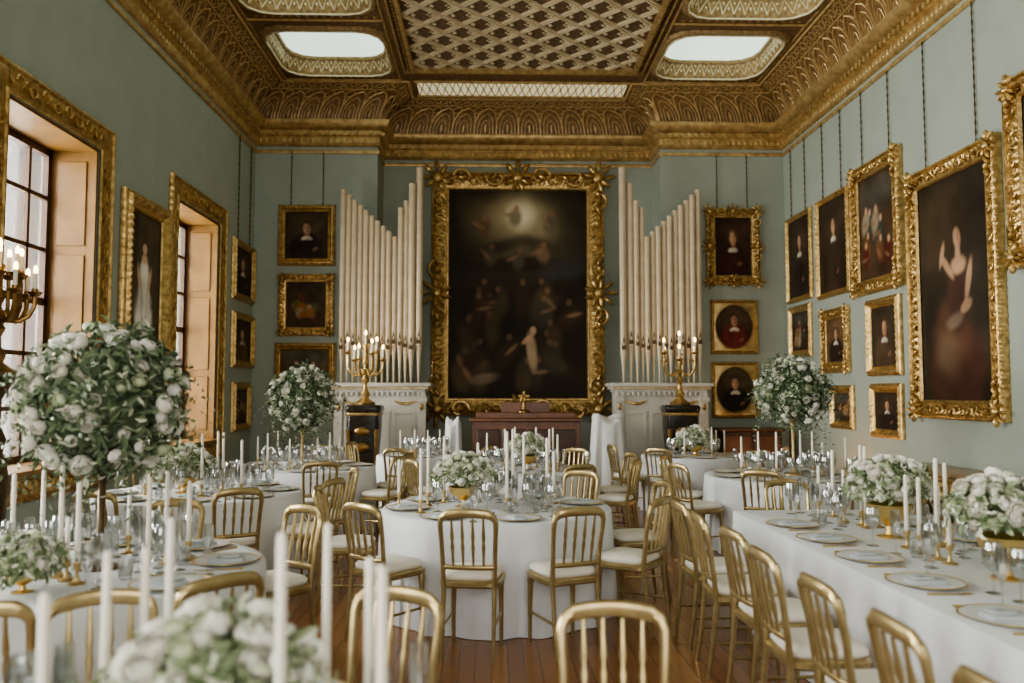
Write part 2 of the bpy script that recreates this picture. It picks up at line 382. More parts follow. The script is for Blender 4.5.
def canvas_mb(w,h,bg,blobs,seed,n,oval=False):
    nx=max(12,int(n*w/max(w,h))); nz=max(12,int(n*h/max(w,h))); mb=MB()
    if oval: mb.grid(lambda i,j:(w/2*(j/nx)*math.cos(2*PI*i/40),0,h/2*(j/nx)*math.sin(2*PI*i/40)),40,nx+1,cu=True)
    else: mb.grid(lambda i,j:(-w/2+w*i/nx,0,-h/2+h*j/nz),nx+1,nz+1)
    cols=[]; asp=w/h
    for (x,_,z) in mb.v:
        u=x/w+.5; v=z/h+.5; p=Vector((u*asp*5+seed*7.1,v*5,seed*3.3)); nn=noise.fractal(p,1,2,4)*.5+.5; n2=noise.noise(p*2.7)*.12
        k=.55+.9*nn; c=[bg[q]*k for q in range(3)]
        for (cx,cy,rx,ry,an,co,al,so) in blobs:
            dx=(u-cx)*asp; dy=v-cy; ca,sa=math.cos(an),math.sin(an); ex=(dx*ca+dy*sa)/(rx*asp); ey=(-dx*sa+dy*ca)/ry
            d=math.sqrt(ex*ex+ey*ey)+n2
            if d>1+so: continue
            f=1 if d<1-so else (1+so-d)/(2*so); f=f*f*(3-2*f)*al; sh=.6+.8*nn
            for q in range(3): c[q]=c[q]*(1-f)+co[q]*sh*f
        cols+=[c[0],c[1],c[2],1]
    return mb,cols
def picture(name,label,cat,loc,rz,w,h,fw,dep,pt,seed,mats='gold',orn=False,oval=False,chain=0,n=56,mids=True,big=1,group='gilt framed paintings on the gallery walls'):
    t=thing(name,label,cat,loc,rz,group)
    frame_mb(w,h,fw,dep,.16 if orn else .07,.09,orn).build('frame',M[mats],t)
    if orn:
        for ob in ornaments(w,h,fw,dep,mids,big): ob.build('carved_ornament',M[mats],t)
    iw,ih=w-2*fw,h-2*fw; y=-.2*dep
    if oval:
        sp=MB()
        def fn(i,j):
            a=2*PI*i/48; cx,cz=math.cos(a),math.sin(a)
            if j==0: return (iw*.45*cx,y-.004,ih*.45*cz)
            if j==1: return (iw*.47*cx,y-.03,ih*.47*cz)
            if j==2: return (iw*.5*cx,y-.012,ih*.5*cz)
            k=1/max(abs(cx),abs(cz)); return (iw*.5*cx*k,y-.012,ih*.5*cz*k)
        sp.grid(fn,48,4,cu=True).build('oval_spandrel',M['goldp'],t)
        mb,cols=canvas_mb(iw*.91,ih*.91,*pt,seed,n,True)
    else: mb,cols=canvas_mb(iw,ih,*pt,seed,n)
    for q in range(len(mb.v)): v=mb.v[q]; mb.v[q]=(v[0],y,v[2])
    o=mb.build('canvas',M['canvas'],t); a=o.data.color_attributes.new('Col','FLOAT_COLOR','POINT'); a.data.foreach_set('color',cols)
    if chain>0:
        for sx in (-.28,.28):
            k=int((chain-h/2)/.05); zz=[h/2-.02+(chain-h/2)*q/k for q in range(k+1)]
            MB().tube([(sx*w,-.02,z) for z in zz],[.012 if q%2 else .005 for q in range(k+1)],5).build('hanging_chain',M['bronze'],t)
    return t
SK=(.50,.30,.18); SKD=(.25,.13,.075); WH=(.6,.55,.45)
def bust(coat=(.03,.018,.015),bg=(.035,.024,.015),hair=(.07,.04,.022),fx=.5,fy=.66,s=1,collar=True,skin=SK):
    b=[(fx+.1,fy+.05,.4,.3,.3,tuple(c*1.9 for c in bg),.8,.7),(fx,.16,.40*s,.40*s,0,coat,1,.15),(fx,fy+.02*s,.13*s,.15*s,0,hair,1,.25),(fx+.01,fy-.18*s,.06*s,.09*s,0,SKD,1,.2)]
    if collar: b+=[(fx-.05*s,fy-.22*s,.08*s,.04*s,.4,WH,.9,.4),(fx+.06*s,fy-.22*s,.08*s,.04*s,-.4,WH,.8,.4)]
    b+=[(fx,fy-.02*s,.085*s,.115*s,.1,skin,1,.3),(fx+.05*s,fy-.02*s,.045*s,.1*s,0,SKD,.6,.5),(fx-.03*s,fy+.01*s,.016,.007,0,(.05,.03,.02),.8,.6),(fx+.03*s,fy+.01*s,.016,.007,0,(.05,.03,.02),.8,.6),(fx,fy-.075*s,.025*s,.008,0,(.25,.06,.04),.7,.6),(fx+.2*s,.2,.07*s,.035*s,.5,SKD,.8,.5)]
    return bg,b
def seated(bg=(.03,.022,.015),dress=(.07,.030,.020)):
    sk=(.42,.26,.16); return bg,[(.3,.78,.34,.2,.3,(.075,.05,.028),.7,.7),(.8,.35,.22,.3,0,(.05,.04,.028),.8,.6),(.52,.14,.4,.2,.15,dress,1,.25),(.45,.3,.26,.14,-.4,(.10,.05,.03),.8,.4),(.55,.46,.14,.17,.08,(.06,.03,.022),1,.3),(.38,.2,.16,.1,.6,(.14,.10,.06),.5,.5),
     (.57,.735,.075,.06,0,(.05,.03,.02),1,.25),(.565,.715,.048,.045,.2,sk,1,.3),(.57,.65,.035,.035,0,sk,1,.35),(.57,.595,.105,.04,.05,sk,.95,.35),(.41,.60,.035,.075,.7,sk,.9,.35),(.34,.655,.028,.06,-.3,sk,.9,.35),(.71,.52,.035,.09,-.25,sk,.85,.35),(.67,.41,.08,.025,.5,sk,.8,.4),(.585,.71,.02,.04,.2,SKD,.5,.5),(.5,.35,.12,.03,.3,(.22,.17,.12),.5,.5)]
def lady():
    G=(.80,.76,.68); return (.09,.065,.04),[(.5,.16,.26,.26,0,G,1,.3),(.5,.40,.17,.2,0,G,1,.25),(.5,.54,.14,.09,0,(.84,.80,.72),1,.25),(.44,.22,.035,.25,.1,(.5,.46,.40),.6,.5),(.58,.2,.03,.25,-.1,(.52,.48,.42),.6,.5),(.5,.745,.10,.055,0,(.08,.05,.03),1,.25),(.5,.72,.075,.045,0,(.68,.46,.32),1,.3),(.5,.64,.09,.04,0,(.68,.46,.32),1,.35),(.34,.48,.05,.12,.3,(.62,.42,.29),.9,.35),(.66,.46,.05,.12,-.3,(.62,.42,.29),.9,.35),(.12,.75,.16,.25,0,(.04,.03,.018),.8,.5)]
def group_pic(seed,bg=(.05,.03,.018)):
    r=random.Random(seed); b=[(.5,.82,.5,.16,0,(.09,.085,.07),.7,.6)]
    for k in range(9):
        x,y=r.uniform(.15,.85),r.uniform(.18,.62); c=r.choice([(.16,.07,.03),(.22,.14,.06),(.10,.02,.015),(.05,.06,.05),(.28,.22,.15)])
        b+=[(x,y,.1,.12,r.uniform(-.5,.5),c,.9,.4),(x+.02,y+.12,.035,.035,0,SK,.9,.4),(x-.04,y-.02,.08,.02,r.uniform(-1,1),SKD,.7,.5)]
    return bg,b
def still():
    r=random.Random(4); b=[]
    for k in range(16): b.append((r.uniform(.2,.8),r.uniform(.2,.7),r.uniform(.06,.12),r.uniform(.06,.12),0,r.choice([(.25,.10,.03),(.30,.2,.06),(.12,.03,.02),(.08,.09,.03),(.33,.26,.16)]),.9,.4))
    return (.06,.038,.02),b
def bigpic():
    r=random.Random(9); b=[(.5,.80,.42,.20,0,(.085,.065,.035),.9,.6),(.5,.83,.28,.14,0,(.19,.15,.08),.9,.6),(.5,.86,.17,.10,0,(.40,.34,.20),.9,.7),(.52,.88,.09,.06,0,(.66,.60,.44),.8,.7),
      (.5,.64,.34,.035,.05,(.03,.02,.012),.9,.4),(.22,.57,.2,.05,-.2,(.04,.03,.018),.8,.5),(.85,.62,.2,.05,.2,(.05,.048,.042),.7,.6),(.35,.72,.22,.03,.3,(.05,.035,.02),.8,.6),(.68,.73,.2,.03,-.3,(.06,.045,.025),.8,.6)]
    for x,y in ((.25,.82),(.74,.84),(.3,.68),(.5,.66),(.68,.69),(.48,.87)): b+=[(x,y,.045,.045,r.uniform(-.6,.6),r.choice([(.20,.13,.07),(.14,.08,.04),(.11,.09,.06)]),.8,.5),(x+.01,y+.045,.018,.014,0,SKD,.8,.5),(x-.04,y+.01,.05,.01,r.uniform(-1,1),(.25,.15,.09),.7,.5)]
    for k in range(30):
        x,y=r.uniform(.08,.92),r.uniform(.06,.5); c=r.choice([(.06,.03,.016),(.09,.055,.026),(.05,.022,.014),(.045,.04,.026),(.10,.07,.035)])
        b+=[(x,y,.055,.075,r.uniform(-.9,.9),c,.7,.5),(x+r.uniform(-.03,.03),y+.08,.020,.016,0,(.18,.105,.06),.75,.5)]
        if k%3==0: b.append((x+.04,y+.02,.055,.010,r.uniform(-1,1),(.24,.145,.08),.75,.5))
    b+=[(.6,.22,.035,.09,.1,(.44,.31,.19),.9,.4),(.61,.32,.022,.02,0,SK,.9,.4),(.57,.28,.05,.012,.7,SK,.8,.4),(.25,.09,.10,.025,.2,(.20,.15,.10),.8,.5)]
    return (.024,.016,.009),b
def back_pic(name,label,px0,px1,py0,py1,Y,**k):
    a=at(px0,py0,Y); b=at(px1,py1,Y); return picture(name,label,'painting',((a.x+b.x)/2,Y,(a.z+b.z)/2),0,b.x-a.x,a.z-b.z,**k)
def side_pic(label,px0,px1,py0,py1,**k):
    if px1<492: X=XL+.005; a=atx(px0,py0,X); b=atx(px0,py1,X); e=atx(px1,py0,X); rz=PI/2
    else: X=XR-.005; a=atx(px1,py0,X); b=atx(px1,py1,X); e=atx(px0,py0,X); rz=-PI/2
    zc=(a.z+b.z)/2
    if k.get('chain')==1: k['chain']=5.95-zc
    return picture('painting',label,'painting',(X,(a.y+e.y)/2,zc),rz,abs(a.y-e.y),a.z-b.z,**k)
back_pic('painting','huge dark painting with glowing sky in a massive carved gilt frame between the organ pipes',432,605,173,416,15.29,fw=.34,dep=.18,pt=bigpic(),seed=3,orn=True,n=200,big=1.35)
zc=lambda y:5.95-at(300,y,14.49).z
back_pic('painting','portrait of a dark-clothed sitter, topmost of three frames left of the organ',279,335,205,266,14.49,fw=.13,dep=.08,pt=bust(bg=(.05,.035,.02)),seed=5,chain=zc(235))
back_pic('painting','colourful fruit still life, middle of three frames left of the organ',279,334,274,336,14.49,fw=.15,dep=.08,pt=still(),seed=6,orn=True,mids=False)
back_pic('painting','dim brown scene, lowest of three frames left of the organ',275,335,343,405,14.49,fw=.11,dep=.08,pt=group_pic(3,(.10,.065,.03)),seed=8)
back_pic('painting','portrait of a man with white collar in heavily carved frame right of the organ',705,760,209,285,14.49,fw=.17,dep=.10,pt=bust(coat=(.05,.015,.01),hair=(.1,.06,.03),bg=(.04,.02,.012)),seed=9,orn=True,big=1.2,chain=5.95-at(730,247,14.49).z)
back_pic('painting','upper oval portrait with reddish coat in square gilt mount, right of the organ',710,758,300,354,14.49,fw=.06,dep=.07,pt=bust(coat=(.13,.025,.018),skin=(.5,.25,.16),bg=(.05,.03,.018)),seed=10,oval=True)
back_pic('painting','lower oval portrait with dark coat in square gilt mount, right of the organ',711,759,362,418,14.49,fw=.06,dep=.07,pt=bust(coat=(.02,.015,.012),bg=(.05,.035,.02)),seed=12,oval=True)
side_pic('tall portrait of a pale-gowned lady in deep gilt frame between the two windows',121,166,186,352,fw=.2,dep=.12,pt=lady(),seed=13,n=80)
side_pic('topmost of three small paintings stacked beyond the far window',232,253,236,298,fw=.12,dep=.08,pt=bust(),seed=14,chain=1)
side_pic('middle of three small paintings stacked beyond the far window',231,252,310,367,fw=.12,dep=.08,pt=bust(coat=(.1,.06,.03)),seed=15)
side_pic('lowest of three small paintings stacked beyond the far window',231,248,382,432,fw=.12,dep=.08,pt=group_pic(5),seed=16)
side_pic('dark portrait in plain slim frame, upper painting nearest the right corner',787,812,206,298,fw=.09,dep=.06,pt=bust(s=.75,fy=.7),seed=17,chain=1)
side_pic('small dim painting under the slim-framed portrait nearest the right corner',790,812,302,356,fw=.12,dep=.06,pt=group_pic(7),seed=18)
side_pic('half-length portrait in thin gilt frame, second upper painting from the right corner',817,850,184,292,fw=.09,dep=.07,pt=bust(s=.7,fy=.72,coat=(.05,.03,.02)),seed=19,chain=1)
side_pic('small painting in broad ornate frame under the thin-framed half-length portrait',823,850,305,372,fw=.17,dep=.08,pt=bust(bg=(.1,.06,.03)),seed=20,orn=True,mids=False)
side_pic('colourful figure painting in broad gilt frame, left of the huge seated portrait',853,902,144,286,fw=.2,dep=.11,pt=group_pic(11,(.07,.04,.022)),seed=21,orn=True,mids=False,chain=1,n=80)
side_pic('small portrait under the colourful figure painting on right wall',868,902,293,375,fw=.13,dep=.08,pt=bust(coat=(.08,.05,.03)),seed=22)
side_pic('small portrait low on right wall beside the huge portrait, lowest of its column',872,904,383,440,fw=.12,dep=.07,pt=bust(s=.9),seed=23)
side_pic('small low painting half hidden by candles on right wall',832,855,385,430,fw=.12,dep=.07,pt=group_pic(13),seed=24)
side_pic('huge portrait of a seated woman with raised arm in carved gilt frame',909,1001,132,422,fw=.22,dep=.12,pt=seated(),seed=25,orn=True,chain=1,n=120,mids=False)
side_pic('painting in deep carved frame cut by the right photo edge',1008,1120,18,246,fw=.22,dep=.14,pt=group_pic(17),seed=26,orn=True,mids=False,chain=1,n=60)
# ---------------------------------------------------------------- windows
RM=Matrix.Rotation(PI/2,4,'Z')
for k,(a,b) in enumerate(WY):
    w=thing('window_%d'%(k+1),None,None,(XL,(a+b)/2,Z0)); w['kind']='structure'
    fwid=.28; zc2=(Z0+Z1)/2; W,Hh=b-a+2*fwid,Z1-Z0+2*fwid; mm=Matrix.Translation((XL+.003,(a+b)/2,zc2))@RM
    frame_mb(W,Hh,fwid,.07,.10,.09,True).xf(mm).build('window_frame',M['gold'],w,w=True)
    r=MB()
    for y,s in ((a,1),(b,-1)):
        r.box(XL-D,XL,min(y,y+s*.03),max(y,y+s*.03),Z0,Z1)
        for z0,z1 in ((1.1,1.9),(2.0,3.1),(3.2,4.1)): r.box(XL-D+.1,XL-.1,min(y+s*.03,y+s*.045),max(y+s*.03,y+s*.045),z0,z1)
    r.box(XL-D,XL,a,b,Z1-.03,Z1); r.build('reveal',M['reveal'],w,w=True,bev=.006)
    MB().box(XL-D,XL+.1,a-.05,b+.05,Z0-.06,Z0+.01).build('window_sill',M['reveal'],w,w=True,bev=.01)
    s=MB(); x0,x1=XL-D-.03,XL-D+.03
    for y in (a+.03,b-.10): s.box(x0,x1,y,y+.07,Z0,Z1-.03)
    for z in (Z0,(Z0+Z1)/2-.04,Z1-.10): s.box(x0,x1,a+.03,b-.03,z,z+.08)
    for q in range(1,4): y=a+(b-a)*q/4; s.box(x0+.01,x1-.01,y-.022,y+.022,Z0,Z1)
    for q in range(1,6):
        if q!=3: z=Z0+(Z1-Z0)*q/6; s.box(x0+.01,x1-.01,a,b,z-.022,z+.022)
    s.build('sash',M['sash'],w,w=True,smooth=False)
    MB().box(XL-D-.004,XL-D+.004,a+.03,b-.03,Z0,Z1).build('pane',M['glass'],w,w=True,smooth=False)
    ld=bpy.data.lights.new('window_daylight','AREA'); ld.shape='RECTANGLE'; ld.size=3.7; ld.size_y=2.3; ld.energy=1200; ld.color=(1,.97,.92)
    lo=bpy.data.objects.new('window_daylight',ld); C.objects.link(lo); lo.location=(XL-1.0,(a+b)/2,zc2+.1); lo.rotation_euler=(0,-PI/2,0)
ld=bpy.data.lights.new('end_fill_light','AREA'); ld.shape='RECTANGLE'; ld.size=6; ld.size_y=4; ld.energy=430; ld.color=(1,.98,.95)  # added fill light behind the camera; the end wall has no window
lo=bpy.data.objects.new('end_fill_light',ld); C.objects.link(lo); lo.location=(XC,YN+.1,3.2); lo.rotation_euler=(PI/2,0,0)
# ---------------------------------------------------------------- organ
def organ(label,pxs,x0,x1):
    t=thing('pipe_organ',label,'organ',((x0+x1)/2,14.1,0))
    y0,y1=13.78,14.46; MB().box(x0+.05,x1-.05,y0+.05,y1,0,1.7).box(x0,x1,y0,y1,0,.18).box(x0+.02,x1-.02,y0+.02,y1,.18,.22).build('case',M['organ'],t,w=True,bev=.008)
    cp=MB().box(x0+.02,x1-.02,y0+.02,y1,1.66,1.71).box(x0-.03,x1+.03,y0-.03,y1,1.71,1.76).box(x0-.07,x1+.07,y0-.07,y1,1.76,1.82)
    for q in range(18): x=x0+.05+(x1-x0-.1)*q/17; cp.box(x-.02,x+.02,y0-.01,y0+.03,1.6,1.67)
    cp.build('case_cornice',M['organ'],t,w=True,bev=.006)
    for q in range(3):
        xa=x0+.18+q*(x1-x0-.32)/3; xb=xa+(x1-x0-.32)/3-.06
        p=MB()
        for (u0,u1,v0,v1) in ((xa,xb,.4,.45),(xa,xb,1.3,1.35),(xa,xa+.04,.45,1.3),(xb-.04,xb,.45,1.3)): p.box(u0,u1,y0+.03,y0+.06,v0,v1)
        p.build('panel_moulding',M['organ'],t,w=True,bev=.005)
    for x in (x0+.36,x1-.36):
        MB().tube([(x+(q-3)*.06,y0+.045,1.52-.05*math.cos((q-3)/3*PI/2)) for q in range(7)],[.012,.02,.026,.03,.026,.02,.012],8).build('gilt_swag',M['gold'],t,w=True)
    MB().box(x0-.03,x1+.03,y0-.04,y0-.025,1.722,1.745).build('gilt_fillet',M['gold'],t,w=True)
    for x in (x0+.08,x1-.08):
        MB().box(x-.07,x+.07,y0+.01,y0+.06,.22,1.66).box(x-.09,x+.09,y0-.01,y0+.06,1.5,1.58).build('pilaster',M['organ'],t,w=True,bev=.006)
        MB().ell((x,y0,1.42),.035,.02,.06,10,6).build('gilt_rosette',M['gold'],t,w=True)
    l=t.location
    for k,(px,py) in enumerate(pxs):
        Y=14.12+.03*(k%2); p=at(px,py,Y); r=.0485 if py>185 else .06; zb=1.822; zt=p.z; fh=.52+.10*((k*7)%4)/3
        pp=MB().lathe([(r*.82,fh),(r*1.02,fh+.01),(r,fh+.04),(r,zt-zb-.05),(r*1.05,zt-zb-.05),(r*1.05,zt-zb),(r*.9,zt-zb),(r*.88,zt-zb-.2)],18,(p.x,Y,zb)).build('pipe',M['pipe'],t,w=True)
        ft=MB().lathe([(.012,0),(.016,.02),(r*.55,fh*.6),(r*.95,fh),(0,fh)],16,(p.x-l.x,Y-l.y,zb-l.z)); ft.build('pipe_foot',M['pipe'],pp)
        mo_=MB().box(p.x-r*.62,p.x+r*.62,Y-r-.008,Y-r+.02,zb+fh+.05,zb+fh+.12)
        mo_.quad((p.x-r*.6,Y-r*.92,zb+fh+.12),(p.x+r*.6,Y-r*.92,zb+fh+.12),(p.x,Y-r-.005,zb+fh+.28))
        mo_.v=[(v[0]-l.x,v[1]-l.y,v[2]-l.z) for v in mo_.v]; mo_.build('pipe_mouth',M['bronze'],pp,smooth=False)
lp=[(343.5+5.7*k,190+5.2*k) for k in range(10)]+[(401,208),(406.5,201),(412.5,184),(420,168)]
organ('ivory organ pipes on a white case, left of the huge painting',lp,at(337,380,14.1).x,at(428,380,14.1).x)
rp=[(622,168),(629.5,184),(636,201),(641.5,208)]+[(647+5.6*k,237-5.2*k) for k in range(10)]
organ('ivory organ pipes on a white case, right of the huge painting',rp,at(612,380,14.1).x,at(704,380,14.1).x)
# organ console and drapes
a=at(470,414,13.3); b=at(581,414,13.3)
t=thing('organ_console','low mahogany organ console in front of the huge painting','organ console',((a.x+b.x)/2,13.3,0))
x0,x1=a.x,b.x; MB().box(x0+.04,x1-.04,13.05,13.6,0,1.2).build('body',M['mahog'],t,w=True,bev=.01)
MB().box(x0,x1,13.0,13.64,1.2,1.25).box(x0+.1,x1-.1,13.15,13.6,1.25,1.34).build('lid',M['mahog'],t,w=True,bev=.01)
for q in range(4):
    xa=x0+.1+q*(x1-x0-.2)/4; MB().box(xa+.02,xa+(x1-x0-.2)/4-.02,13.03,13.06,.3,1.08).build('door_panel',M['dark'],t,w=True,bev=.012)
MB().box(x0+.5,x1-.5,13.3,13.33,1.34,1.5).build('music_desk',M['mahog'],t,w=True,bev=.006)
p=at(524,412,13.2)
t=thing('ornament','small gilt cross-shaped ornament on top of the organ console','ornament',(p.x,13.2,1.342))
MB().lathe([(0,0),(.1,0),(.1,.02),(.03,.05),(.025,.16),(.04,.17),(0,.18)],14).build('stem',M['goldd'],t)
MB().box(-.02,.02,-.015,.015,.17,.34).box(-.09,.09,-.015,.015,.24,.28).build('cross_piece',M['goldd'],t,bev=.004)
def drape(name,label,cat,x0,x1,y0,y1,zt,seed):
    cx,cy,rx,ry=(x0+x1)/2,(y0+y1)/2,(x1-x0)/2,(y1-y0)/2
    def fn(i,j):
        t=2*PI*i/90; e=2.8; a,b_=math.cos(t),math.sin(t); ux=math.copysign(abs(a)**(2/e),a); uy=math.copysign(abs(b_)**(2/e),b_)
        zz=zt+.07*math.sin(2*t+seed)+.03*math.sin(5*t)
        if j<3: k=(.01,.5,.86)[j]; z=zt+(zz-zt)*(j/2)
        else: q=(j-3)/7; k=.94+.22*q+(.04+.14*q)*math.sin(8*t+seed+q*.6)+.07*q*math.sin(13*t+q); z=(zz-.05)*(1-q)+.01
        return (rx*ux*k,ry*uy*k,z)
    o=MB().grid(fn,90,11,cu=True).build(name,M['drape'],ang=80); o.location=(cx,cy,0); return tag(o,label,cat)
drape('draped_stand','white cloth draped over a stand right of the organ console','draped cloth',1.58,2.08,12.85,13.3,1.27,1)
drape('draped_stool','narrow white cloth draped over a stool left of the organ console','draped cloth',-.74,-.48,12.95,13.35,1.2,3)
# ---------------------------------------------------------------- candelabra
def candelabrum(label,loc,sc,n=6,gm='gold'):
    t=thing('candelabrum',label,'candelabra',loc,0,'lit gilt candelabra')
    f=lambda pr:[(r*sc,z*sc) for r,z in pr]
    MB().lathe(f([(0,0),(.14,0),(.15,.03),(.1,.06),(.05,.1),(.07,.16),(.035,.22),(.03,.3),(.06,.36),(.03,.42),(.028,.55),(.05,.6),(.03,.66),(.025,.8),(.045,.84),(.045,.86),(0,.86)]),16).build('stem',M[gm],t)
    for k in range(n+1):
        a=2*PI*k/n+.3; up=k==n; R0=0 if up else .25*sc; ze=.88*sc if up else (.62+.1*(k%2))*sc
        if n>8 and not up and k%2: R0=.15*sc; ze=.76*sc
        q_=R0/(.25*sc); ca,sa=math.cos(a),math.sin(a)
        if not up:
            pts=[(ca*r*q_*sc,sa*r*q_*sc,z*sc) for r,z in ((.04,.5),(.08,.43),(.15,.42),(.21,.46),(.25,.54))]+[(ca*R0,sa*R0,ze)]
            MB().tube(pts,[.022*sc,.02*sc,.018*sc,.018*sc,.016*sc,.016*sc],8).lathe(f([(0,-.01),(.03,0),(.055,.03),(.05,.035),(.024,.03),(.024,.06),(0,.06)]),12,(ca*R0,sa*R0,ze)).build('arm',M[gm],t)
        c=MB().lathe(f([(0,0),(.016,0),(.016,.13),(0,.135)]),10,(ca*R0,sa*R0,ze+.05*sc*(not up)-.015*up)).build('candle',M['wax'],t)
        MB().ell((ca*R0,sa*R0,ze+(.205 if not up else .15)*sc),.018*sc,.018*sc,.04*sc,8,6).build('flame_bulb',M['flame'],c)
    return t
def pedestal(label,loc,h,w):
    t=thing('pedestal',label,'pedestal',loc,0,'black and gold pedestals')
    MB().slab(w,w,[(-w,0),(0,0),(0,.06),(-.03,.1),(-.07,.2),(-.05,.3*h),(0,.75*h),(.0,h-.12),(-w,h-.12)],24,8).build('body',M['black'],t)
    MB().slab(w,w,[(-w,h-.12),(.01,h-.12),(.03,h-.08),(.03,h-.03),(.01,h),(-w,h)],24,8).build('top',M['black'],t)
    MB().slab(w,w,[(.012,h-.16),(.02,h-.14),(.012,h-.12)],24,8).build('gilt_band',M['gold'],t)
    MB().slab(w,w,[(.0,.07),(.015,.09),(-.01,.12)],24,8).build('gilt_band',M['gold'],t)
    for z in (.35,.55,.72): MB().ell((0,-w*.98,z*h),.13,.03,.07,12,6).build('gilt_mount',M['goldd'],t)
    for sx in (-.85,.85): MB().tube([(sx*w,-w*.85,.2*h),(sx*w*.98,-w*.9,.5*h),(sx*w*1.05,-w*.98,.74*h)],[.03,.02,.04],8).build('corner_mount',M['goldd'],t)
    return t
for px,wd in ((365,'left'),(680,'right')):
    p=at(px,405,13.25); pedestal('black and gilt pedestal carrying the candelabrum before the %s organ pipes'%wd,(p.x,13.25,0),p.z,.25)
    candelabrum('branched gilt candelabrum with lit bulbs before the %s organ pipes'%wd,(p.x,13.25,p.z+.002),1.12)
t=thing('torchere_stand','dark bronze torchere stand beside the near window','stand',(-3.74,6.3,0))
MB().lathe([(0,0),(.24,0),(.24,.06),(.16,.1),(.08,.2),(.06,.5),(.1,.7),(.13,.95),(.1,1.1),(.07,1.2),(.09,1.3),(.05,1.4),(.05,1.6),(.12,1.72),(.14,1.78),(0,1.78)],18).build('column',M['bronze'],t)
for k in range(3):
    a=2*PI*k/3+.5; MB().tube([(math.cos(a)*r,math.sin(a)*r,z) for r,z in ((.1,.15),(.22,.22),(.3,.12),(.34,.04),(.4,.045))],[.03,.035,.03,.035,.03],8).build('foot',M['bronze'],t)
candelabrum('large branched bronze candelabrum with lit bulbs at the left photo edge',(-3.74,6.3,1.782),.98,14,'goldd')
# ---------------------------------------------------------------- gilt console table, sideboard
t=thing('console_table','carved gilt console table with brown marble top against the right wall','console table',(4.86,8.75,0))
MB().slab(.3,.92,[(-.3,.80),(0,.80),(.015,.81),(.015,.825),(0,.835),(-.3,.835)],40,14).build('marble_top',M['marble'],t)
MB().slab(.3,.92,[(-.3,.765),(.004,.765),(.02,.775),(.02,.79),(.004,.80),(-.3,.80)],40,14).build('gilt_moulding',M['gold'],t)
ap=MB().box(-.26,.28,-.86,.86,.62,.766)
for q in range(15): ap.ell((-.27,-.80+q*.114,.69-.04*math.cos(q*PI/7)),.04,.055,.08,8,6)
for q in range(9): ap.ell((-.28,-.36+q*.09,.60-.06*(1-abs(q-4)/4)),.04,.06,.075,8,6)
ap.build('apron',M['gold'],t)
for sy in (-.75,.75):
    for sx in (-.2,.2):
        MB().tube([(sx,sy,.68),(sx-.06,sy,.58),(sx-.08,sy*1.05,.46),(sx-.02,sy*1.0,.28),(sx+.02,sy*.97,.14),(sx-.04,sy*1.02,.03),(sx-.09,sy*1.04,.03)],[.08,.09,.075,.05,.04,.05,.03],10).build('leg',M['gold'],t)
MB().tube([(-.02,-.73,.16),(-.05,-.4,.24),(-.02,0,.16),(-.05,.4,.24),(-.02,.73,.16)],.035,8).ell((-.02,0,.24),.08,.14,.09,10,7).build('stretcher',M['gold'],t)
t=thing('sideboard','dark wooden sideboard at the back wall below the oval portraits','sideboard',(4.4,14.1,0))
MB().box(-.5,.5,-.22,.3,.12,1.0).build('body',M['dark'],t,bev=.01); MB().box(-.55,.55,-.27,.33,1.0,1.05).build('top',M['mahog'],t,bev=.012)
for sx in (-.25,.25): MB().box(sx-.22,sx+.22,-.24,-.22,.2,.92).build('door',M['mahog'],t,bev=.01)
for sx in (-.42,.42):
    for sy in (-.16,.24): MB().box(sx-.05,sx+.05,sy-.05,sy+.05,0,.12).build('foot',M['dark'],t)
